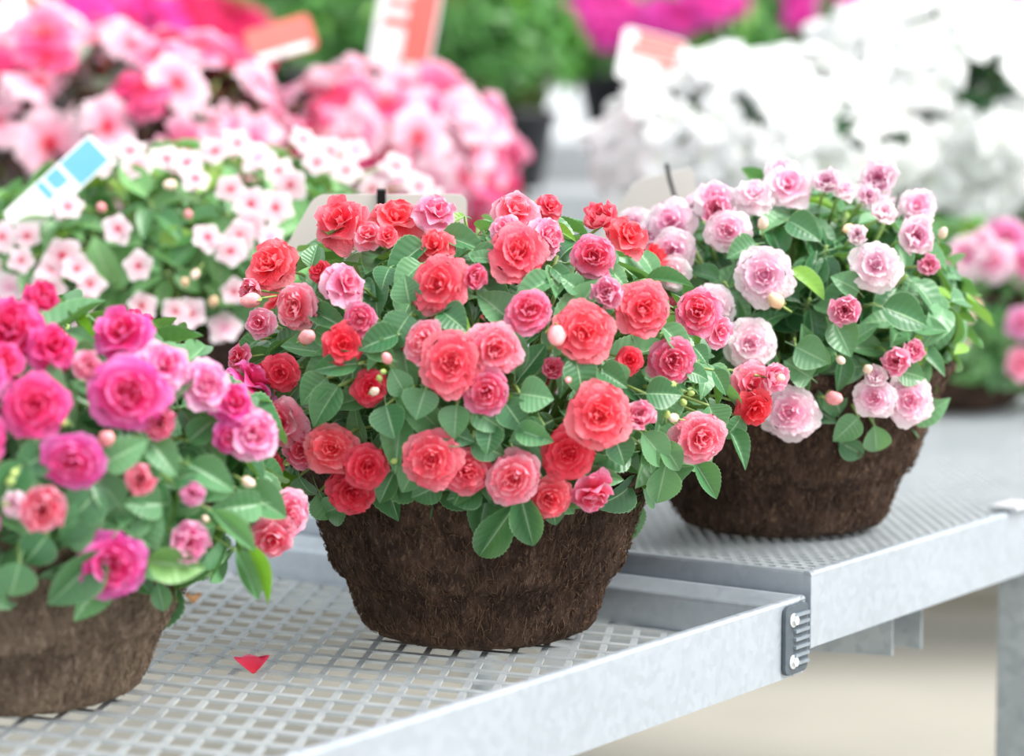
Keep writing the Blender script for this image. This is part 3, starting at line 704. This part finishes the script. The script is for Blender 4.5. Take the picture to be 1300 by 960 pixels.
# --- front left, magenta
p = at_z(18, 885, 0.0); base = np.array([p[0], p[1], 0.0005])
cz = at_depth(0, 590, p[1])[2]
dome = Dome((p[0] + 0.002, p[1], cz + .005), (0.205, 0.19, 0.122))
fl = [(12, 420, 44, 'magred', 'rosette', (-.1, .4)), (50, 388, 22, 'magred', 'cup', (.3, .9)), (66, 442, 32, 'magred', 'loose', (.3, .5)), (156, 424, 36, 'magenta', 'loose', (-.3, .7)), (207, 466, 33, 'lilac', 'loose', (.4, .4)),
 (163, 500, 45, 'magenta', 'rosette', (0, .1), 1.12), (44, 515, 41, 'magred', 'rosette', (-.1, .2), 1.1), (108, 468, 20, 'pink', 'cup', (.4, .3)), (203, 540, 20, 'redpink', 'cup', (0, .1)), (92, 587, 37, 'magenta', 'rosette', (-.1, -.3), 1.08),
 (178, 607, 20, 'rose', 'cup', (0, -.1)), (52, 643, 31, 'rose', 'cup', (.1, -.2), 1.1), (24, 641, 16, 'blush', 'cup', (-.6, .1)), (142, 718, 39, 'magenta', 'rosette', (.0, -.1), 1.12), (234, 688, 26, 'lilac', 'cup', (.3, -.1), 1.08),
 (262, 488, 33, 'lilac', 'rosette', (.3, .3)), (296, 512, 27, 'magenta', 'loose', (.3, .4)), (322, 552, 34, 'lilac', 'rosette', (.5, .0)), (362, 653, 31, 'pink', 'rosette', (.6, -.1), 1.05), (345, 682, 26, 'rose', 'loose', (.1, -.7), 1.05),
 (244, 628, 16, 'lilac', 'cup', (0, .1)), (5, 460, 26, 'magred', 'loose', None), (-30, 560, 36, 'magred', 'rosette', None), (-35, 480, 36, 'magenta', 'rosette', None), (-40, 660, 36, 'magenta', 'rosette', None), (290, 555, 20, 'magenta', 'loose', (.2, -.3), 1.0)]
buds = [(132, 560, 14, 'pinkbud'), (82, 537, 8, 'greenbud'), (12, 612, 8, 'greenbud'), (6, 640, 7, 'greenbud'), (310, 610, 9, 'palebud'), (262, 660, 6, 'palebud'), (20, 598, 7, 'greenbud')]
H = [(188, 712, 258, 722, 46, 1.12, .93, 2), (130, 700, 62, 775, 56, 1.12, .3), (25, 715, 12, 766, 54, 1.1, .5), (330, 640, 272, 648, 40, 1.08, .6), (300, 620, 365, 655, 46, 1.12, .5), (268, 648, 332, 700, 26, 1.14, .8), (300, 700, 330, 760, 34, 1.1, .8),
 (312, 690, 343, 765, 18, 1.12, .96), (270, 600, 230, 640, 44), (240, 590, 300, 620, 40), (150, 640, 120, 600, 44), (190, 650, 130, 670, 50), (95, 655, 130, 620, 56), (205, 640, 160, 640, 40), (170, 690, 205, 650, 44), (130, 590, 185, 560, 44), (60, 575, 20, 600, 46),
 (240, 560, 275, 530, 34), (230, 520, 262, 560, 32), (260, 560, 285, 600, 28), (95, 440, 125, 470, 24), (85, 400, 120, 425, 14, 1.12, .98), (95, 475, 130, 500, 40), (190, 560, 225, 600, 40), (30, 590, 0, 640, 50), (85, 690, 120, 660, 40), (200, 740, 210, 780, 26, 1.02, .5), (60, 680, 30, 720, 50), (110, 640, 80, 700, 46), (220, 610, 250, 600, 26)]
plant('potted_impatiens', 'potted impatiens with double magenta pink flowers, cut off by the left edge', 'potted plant', GI, base, 1.0, dome, 84, 0.054, 0.58, 'fresh',
      fl, buds, H, 2, 23, lambda root, k, seed: make_pot(root, k, seed, M_POTG, 3200, True, M_STRANDG),
      auto=(16, 0.017, 0.024, ['magred', 'magenta', 'lilac'], ['rosette', 'loose'], lambda v: (v[0] < -.3 or v[1] > .4) and -.25 < v[2] < .8, 2.2))

# --- right, blush pink
p = at_z(990, 668, TOPR); base = np.array([p[0], p[1], TOPR - 0.0008])
cz = at_depth(0, 405, p[1])[2]
dome = Dome((p[0] + .004, p[1], cz), (0.178, 0.178, 0.133))
fl = [(925, 293, 28, 'blush', 'rosette', (-.1, .1)), (970, 350, 34, 'blush', 'rosette', (0, .1)), (903, 388, 27, 'blushwhite', 'rosette', (0, .3)), (952, 437, 30, 'blushwhite', 'rosette', (.1, .1)), (1002, 524, 34, 'blush', 'rosette', (-.1, 0), 1.1),
 (852, 283, 30, 'blush', 'loose', (-.2, .3)), (826, 300, 24, 'blush', 'loose', (-.3, .3)), (854, 320, 28, 'blush', 'rosette', (-.2, 0)), (852, 346, 20, 'blushwhite', 'loose', (-.2, 0)), (805, 285, 22, 'blushwhite', 'loose', (-.4, .4)), (908, 252, 27, 'blush', 'loose', (-.3, .6)),
 (958, 248, 26, 'blushwhite', 'loose', (0, .8)), (1000, 236, 30, 'blush', 'loose', (.1, .5)), (990, 215, 20, 'blushwhite', 'loose', (-.1, .8)), (1050, 236, 18, 'blush', 'cup', (0, .5)), (1072, 240, 15, 'blushwhite', 'loose', (.3, .7)), (1115, 230, 24, 'blush', 'cup', (0, .3), 1.1), (1100, 252, 15, 'blush', 'cup', (.2, .3)),
 (1112, 338, 32, 'blushwhite', 'loose', (0, .2), 1.1), (1160, 302, 24, 'blush', 'cup', (.3, .2)), (1073, 394, 20, 'pink', 'cup', (0, 0)), (1140, 458, 17, 'pink', 'cup', (-.2, -.1)), (1158, 445, 14, 'pink', 'cup', (.4, .1)), (1110, 505, 25, 'blush', 'rosette', (-.1, 0), 1.1),
 (1112, 482, 15, 'blushwhite', 'cup', (0, .5)), (1154, 508, 29, 'blush', 'rosette', (.2, -.1), 1.1), (1177, 338, 13, 'pink', 'cup', (.2, .2)), (1165, 262, 24, 'blush', 'loose', (.3, .4)), (1120, 275, 17, 'blushwhite', 'cup', None), (1090, 300, 13, 'blushwhite', 'cup', None), (912, 270, 20, 'pink', 'cup', (-.2, .2))]
buds = [(1053, 505, 12, 'pinkbud'), (989, 385, 13, 'peachbud'), (968, 288, 9, 'palebud'), (1100, 470, 8, 'palebud'), (1080, 290, 9, 'peachbud'), (1195, 300, 8, 'palebud'), (1065, 455, 7, 'palebud')]
H = [(1065, 560, 1100, 582, 30, 1.08), (1110, 540, 1115, 580, 36, 1.08, .8), (1090, 530, 1060, 560, 34, 1.08), (1140, 470, 1175, 480, 34), (1010, 440, 1050, 460, 46), (1060, 410, 1080, 450, 44), (1000, 280, 1040, 300, 40), (960, 310, 925, 325, 34), (1120, 390, 1180, 410, 50), (1090, 370, 1060, 350, 36), (1030, 480, 1000, 460, 40)]
plant('potted_impatiens', 'potted impatiens with double blush pink flowers in a fibre pot near the bench corner', 'potted plant', GI, base, 1.0, dome, 100, 0.045, 0.60, 'fresh',
      fl, buds, H, 1, 37, fibre_pot(2200),
      auto=(9, 0.017, 0.023, ['blush', 'blushwhite'], ['rosette', 'loose'], lambda v: v[1] > .35 and -.2 < v[2] < .8, 2.4))

# --- far right, blush pink, behind
d4 = depth_for(TOPR, 516); p = at_z(1196, 516, TOPR); base = np.array([p[0], p[1], TOPR - 0.0008])
cz = at_depth(0, 392, p[1])[2]
dome = Dome((p[0] + .02, p[1], cz), (0.19, 0.175, 0.12))
fl = [(1224, 326, 27, 'blush', 'loose', (0, .3)), (1205, 338, 18, 'blushwhite', 'loose', (-.3, .2)), (1277, 305, 28, 'lilac', 'loose', (0, .2)), (1262, 332, 24, 'blush', 'loose', (-.2, .1)), (1296, 335, 26, 'lilac', 'loose', (.2, .1)), (1247, 318, 20, 'blush', 'cup', None),
      (1298, 410, 20, 'lilac', 'rosette', (0, 0)), (1297, 462, 20, 'pink', 'rosette', None), (1335, 380, 26, 'blush', 'rosette', None), (1345, 300, 26, 'blush', 'rosette', None), (1350, 440, 24, 'lilac', 'rosette', None)]
buds = [(1236, 386, 9, 'peachbud'), (1230, 404, 9, 'palebud'), (1224, 440, 6, 'palebud'), (1215, 363, 7, 'palebud')]
plant('potted_impatiens', 'potted impatiens with blush pink flowers at the right edge behind the other blush pink pot', 'potted plant', GI, base, 1.0, dome, 76, 0.052, 0.6, 'soft',
      fl, buds, (), 1, 41, fibre_pot(0, False))

# --- back left, white pink single flowers with red eye
d5 = 2.86; base = np.array([(240 - 650) / F * d5, d5, TOPR - 0.0008]); cz = at_depth(0, 322, d5)[2]
dome = Dome((base[0], d5, cz), (0.245, 0.22, 0.120))
pts = [(82, 260), (88, 262), (130, 205), (330, 198), (370, 235), (352, 262), (315, 258), (300, 180), (270, 190), (240, 205), (210, 200), (175, 210), (165, 190), (420, 190), (400, 205), (440, 215), (262, 300), (293, 318), (173, 338), (182, 388), (225, 395), (243, 397),
       (115, 360), (105, 385), (80, 325), (68, 340), (62, 365), (12, 365), (25, 330), (35, 300), (110, 412), (295, 370), (300, 300), (320, 285), (505, 210), (480, 225), (530, 235), (545, 250), (285, 415), (60, 420), (-15, 340), (385, 175), (450, 190), (470, 240), (150, 290), (340, 300), (95, 340), (355, 215), (290, 240), (0, 300), (250, 225)]
rs = random.Random(5)
fl = [(x + rs.uniform(-3, 3), y, rs.uniform(17, 23), rs.choice(['eye', 'eye', 'eye', 'blushwhite']), 'single', (rs.gauss(0, .25), .25 + rs.gauss(0, .25)) if y > 230 else (rs.gauss(0, .3), .7)) for x, y in pts]
plant('potted_impatiens', 'potted impatiens with small single white-pink flowers with red eyes behind the coral pot', 'potted plant', 'single impatiens on the mesh bench', base, 1.0, dome, 95, 0.048, 0.58, 'soft',
      fl, [(250, 345, 7, 'palebud'), (235, 360, 7, 'peachbud'), (270, 385, 8, 'peachbud'), (130, 265, 8, 'pinkbud'), (240, 275, 7, 'pinkbud'), (220, 235, 9, 'palebud')], (), 1, 53, fibre_pot(0, False))

# --- two-tone pink New Guinea type, bronze leaves
front = lambda v: v[1] < 0.35 and v[2] > -0.55
GN = 'large pink impatiens with dark leaves'
for px, cy, dd, rx, rz, seed, lab in ((130, 190, 3.5, .245, .160, 61, 'large impatiens with pink and white blooms over dark leaves, at the left edge'),
                                 (470, 214, 3.72, .195, .145, 67, 'large impatiens with pink and white blooms over dark leaves, right one of two')):
    base = np.array([(px - 650) / F * dd, dd, TOPR - 0.0008]); cz = at_depth(0, cy, dd)[2]
    dome = Dome((base[0], dd, cz), (rx, rx, rz))
    plant('potted_impatiens', lab, 'potted plant', GN, base, 1.05, dome, 60, 0.085, 0.42, 'bronze', [], (), (), 1, seed, fibre_pot(0, False),
          auto=(62, 0.036, 0.050, ['bicolor', 'bicolor_pale', 'bicolor_pale', 'rosehot', 'bicolor_pale', 'bicolor'], ['big'], front, 0.8), per=7)
# --- white
GW = 'large white impatiens'
for px, cy, dd, rx, rz, seed, lab in ((955, 192, 3.75, .218, .140, 71, 'large impatiens thick with white blooms behind the grey label card'),
                                 (1190, 158, 4.0, .27, .190, 73, 'large impatiens thick with white blooms at the right edge, topmost of the white flowers')):
    base = np.array([(px - 650) / F * dd, dd, TOPR - 0.0008]); cz = at_depth(0, cy, dd)[2]
    dome = Dome((base[0], dd, cz), (rx, rx, rz))
    plant('potted_impatiens', lab, 'potted plant', GW, base, 1.05, dome, 60, 0.085, 0.45, 'deep', [], (), (), 1, seed, fibre_pot(0, False),
          auto=(112 if seed == 73 else 78, 0.034, 0.044, ['white'], ['big'], lambda v: v[1] < 0.35 and v[2] > -0.6, 0.78), per=7)

# ------------------------------------------------------------------ rear staging
T1, T2 = 0.30, 0.385
def stage(name, x0, x1, y0, y1, z, label):
    root = empty(name, ((x0 + x1) / 2, (y0 + y1) / 2, FZ)); tag(root, label, 'display bench', 'grey display benches')
    m = MB(); n = int((y1 - y0) / 0.15); s = (y1 - y0) / n
    for i in range(n):
        m.box(((x0 + x1) / 2, y0 + s * (i + .5), z - 0.012), RIGHT, np.array([0, 1.0, 0]), Z, x1 - x0, s - 0.008, 0.024)
    m.build('bench_top', M_STAGE, root, bevel=0.002)
    m = MB(); m.box(((x0 + x1) / 2, y0 + 0.012, z - 0.024 - 0.09), RIGHT, np.array([0, 1.0, 0]), Z, x1 - x0 - .02, 0.024, 0.18); m.build('apron', M_STAGE, root, bevel=0.002)
    for x in (x0 + .1, (x0 + x1) / 2, x1 - .1):
        for y in (y0 + .06, y1 - .06):
            m = MB(); m.box((x, y, (FZ + z - .024) / 2), RIGHT, np.array([0, 1.0, 0]), Z, .07, .05, z - .024 - FZ); m.build('leg', M_STAGE, root)
stage('display_bench', -2.6, 2.8, 5.15, 5.85, T1, 'grey slatted display bench, front and lower of the two behind the flowers')
stage('display_bench', -3.0, 3.4, 5.95, 7.6, T2, 'grey slatted display bench, rear and higher of the two, under the hot pink flowers')
GB = 'leafy plants on the rear benches'
def rear(px, dd, z, cy, rx, rz, seed, label, cols, nfl, grp, k=1.0, region=None, mat='far', r=(0.03, 0.04), shape='big', fl=(), lf=.07):
    base = np.array([(px - 650) / F * dd, dd, z]); c = at_depth(0, cy, dd)[2]
    dome = Dome((base[0], dd, c), (rx, rx * .9, rz))
    plant('potted_flower', label, 'potted plant', grp, base, k, dome, 46, lf, 0.5, mat, fl, (), (), 0, seed, black_pot,
          auto=(nfl, r[0], r[1], cols, [shape], region or (lambda v: v[1] < .3 and v[2] > .5), 1.0) if nfl else None, per=7, zmin=-.25)
low = lambda v: v[1] < .3 and v[2] > .2
# on the front tier
rear(638, 5.42, T1, 68, .15, .15, 83, 'leafy green plant with no blooms in a black pot on the front display bench', ['hotmagenta'], 0, GB, 1.05)
rear(95, 5.45, T1, 70, .24, .15, 84, 'crimson pink flowering plant at the upper left on the front display bench', ['crimson', 'crimson', 'hotmagenta'], 46, GB, 1.05, lambda v: v[1] < .4 and v[2] > -.3, r=(.04, .052))
rear(255, 5.6, T1, 75, .15, .12, 85, 'crimson flowering plant on the front display bench, second from the left', ['crimson'], 20, GB, 1.05, lambda v: v[1] < .3 and v[2] > .1, r=(.04, .05))
# on the rear tier
def blob(x, y, n, rr, col='hotmagenta', seed=1):
    q = random.Random(seed); return [(x + q.gauss(0, rr), y + q.gauss(0, rr * .8), q.uniform(17, 24), col, 'big', (q.gauss(0, .3), .3 + q.gauss(0, .3)), 1.1) for _ in range(n)]
rear(792, 6.45, T2, 55, .16, .16, 91, 'leftmost hot pink flowering plant in a black pot on the rear display bench', ['hotmagenta'], 0, GB, 1.1, fl=blob(752, 12, 12, 19, seed=2) + blob(765, 30, 5, 14, seed=3))
rear(905, 6.3, T2, 50, .16, .15, 92, 'hot pink flowering plant on the rear display bench above the small red and white card', ['hotmagenta'], 0, GB, 1.1, fl=blob(850, 15, 9, 15, seed=4) + blob(905, 8, 8, 15, seed=5))
rear(1035, 6.35, T2, 48, .16, .13, 93, 'hot pink flowering plant on the rear display bench above the middle of the white flowers', ['hotmagenta'], 0, GB, 1.1, fl=blob(1020, 0, 6, 14, seed=6) + blob(1085, 0, 5, 12, seed=7))
rear(1235, 6.3, T2, 45, .2, .15, 94, 'hot pink flowering plant on the rear display bench at the upper right', ['hotmagenta'], 0, GB, 1.1, fl=blob(1215, 5, 10, 20, seed=8) + blob(1270, 5, 8, 18, seed=9))
rear(520, 6.35, T2, 50, .16, .16, 95, 'leafy plant on the rear display bench behind the upright red and white card', ['hotmagenta'], 0, GB, 1.1, fl=blob(600, 0, 3, 10, 'crimson', 10))
rear(405, 6.45, T2, 55, .17, .17, 96, 'leafy plant on the rear display bench left of the upright red and white card', ['hotmagenta'], 0, GB, 1.1)
rear(240, 6.4, T2, 45, .18, .16, 97, 'leafy plant on the rear display bench behind the crimson flowers', ['crimson'], 0, GB, 1.1)
rear(75, 6.5, T2, 50, .18, .16, 98, 'leafy plant on the rear display bench at the upper left corner', ['crimson'], 0, GB, 1.1)
for i, (px, dd) in enumerate(((0, 7.2), (160, 7.25), (320, 7.2), (480, 7.3), (640, 7.2), (800, 7.25), (960, 7.3), (1120, 7.2), (1290, 7.25))):
    rear(px, dd, T2, 30, .22, .24, 110 + i, 'bright green leafy plant in the last row of the rear display bench', ['hotmagenta'], 0, 'green plants in the last row', 1.1, lf=.09)

# ------------------------------------------------------------------ label cards
def card(px, py, dd, w_, h_, yaw, tilt, roll, mats, label, foot_p, skew=0.0, band=None, clip=False):
    """a bent plastic card on a stake; its face towards -Y before turning"""
    c = at_depth(px, py, dd); root = empty('plant_label', (foot_p[0], foot_p[1], foot_p[2])); tag(root, label, 'plant label')
    R = Matrix.Rotation(math.radians(yaw), 3, 'Z') @ Matrix.Rotation(math.radians(roll), 3, 'Y') @ Matrix.Rotation(math.radians(tilt), 3, 'X')
    def T(x, y, z): return np.array(R @ Vector((x, y, z))) + c
    t = 0.0006; r = min(w_, h_) * 0.13; out = [(x_ + (skew * z_ if x_ < 0 else 0), z_) for x_, z_ in rrect(w_, h_, r)]
    ex, ez = np.array(R @ Vector((1, 0, 0))), np.array(R @ Vector((0, 0, 1))); ey = np.array(R @ Vector((0, 1, 0)))
    m = MB(); m.prism(out, c, ex, ez, ey, t); cd_ = m.build('card', mats[0], root)
    if band:
        for (z0, z1, x0, x1, mt) in band:
            m = MB(); m.prism([(x0 * w_, z0 * h_), (x1 * w_, z0 * h_), (x1 * w_, z1 * h_), (x0 * w_, z1 * h_)], c - ey * 0.0004, ex, ez, ey, 0.0004); m.build('print', mt, cd_)
    m = MB(); a = c + ey * 0.0015 + ez * h_ * (0.42 if clip else -0.3); b = np.array(foot_p)
    m.tube([a, a * .6 + b * .4 + np.array([0, 0, -.0]), b], 0.0022, 0.0018, 6); m.build('stake', M_BLACK, root)
    if clip:
        m = MB(); m.box(c + ez * (h_ / 2 - .004) + ey * 0.0, ex, ey, ez, .008, .006, .018); m.build('clip', M_BLACK, root, bevel=.0005)
def soil_at(root, dx, dy): return np.array(root.location) + np.array([dx, dy, 0.15])
by_label = {o['label']: o for o in sc.objects if o.parent is None and o.get('label')}
def find(t): return next(o for l, o in by_label.items() if t in l)
PP, W1 = find('right one of two'), find('behind the grey label card'); PL = find('over dark leaves, at the left edge'); SP = find('small single'); BL = find('near the bench corner')
card(484, 292, 2.36, 0.158, 0.068, 4, 14, 0, [M_TAGB], 'grey-white label card back with black clip standing behind the coral flowers', soil_at(P1, -.06, .11), skew=.55, clip=True)
c2 = at_depth(838, 262, 2.60)
card(832, 258, 2.62, 0.088, 0.06, 8, 20, -12, [M_TAGB], 'grey-white label card with a black stake leaning behind the blush pink flowers', soil_at(BL, -.11, .09), skew=.9)
m = MB(); m.tube([at_depth(846, 208, 2.585), at_depth(850, 228, 2.585), at_depth(862, 268, 2.59), soil_at(BL, -.10, .085)], .0023, .002, 6)
pl = [o for o in sc.objects if o.parent is None and 'leaning behind the blush' in str(o.get('label'))][0]; m.build('holder_rod', M_BLACK, pl)
card(74, 236, 2.70, 0.036, 0.125, 0, -10, 47, [M_TAGW], 'blue and white label card leaning over the small white-pink flowers', soil_at(SP, -.11, -.06), band=[(0.14, .46, -.44, .44, M_TAGBL), (-.04, .10, -.44, .1, M_TAGBL), (-.14, -.07, -.44, .44, M_TAGBL)])
card(514, 36, 3.92, 0.098, 0.150, -10, -8, 9, [M_TAGW], 'upright pale red and white label card above the two-tone pink flowers', soil_at(PP, .04, .1), band=[(-.34, .46, .02, .46, M_TAGR), (0.0, .10, -.36, .02, M_TAGR), (.2, .28, -.36, .02, M_TAGR)])
card(828, 76, 4.0, 0.105, 0.085, 8, -15, 14, [M_TAGW], 'red and white label card at the left shoulder of the white flowers', soil_at(W1, -.1, .08), band=[(.0, .2, -.4, .46, M_TAGR), (.24, .46, -.3, .44, M_TAGR), (-.2, -.04, .1, .46, M_TAGR)])
card(42, 42, 3.80, 0.125, 0.115, 10, -15, 30, [M_TAGW], 'white and pale red label card in the upper left corner', soil_at(PL, -.08, .1), band=[(-.06, .2, -.2, .42, M_TAGR), (0.26, .44, -.3, .42, M_TAGR)])
card(356, 50, 3.75, 0.100, 0.060, 6, -30, -16, [M_TAGR], 'red label card lying slanted over the two-tone pink flowers', soil_at(PL, .1, .08), band=[(-.46, -.28, -.4, .4, M_TAGW)])
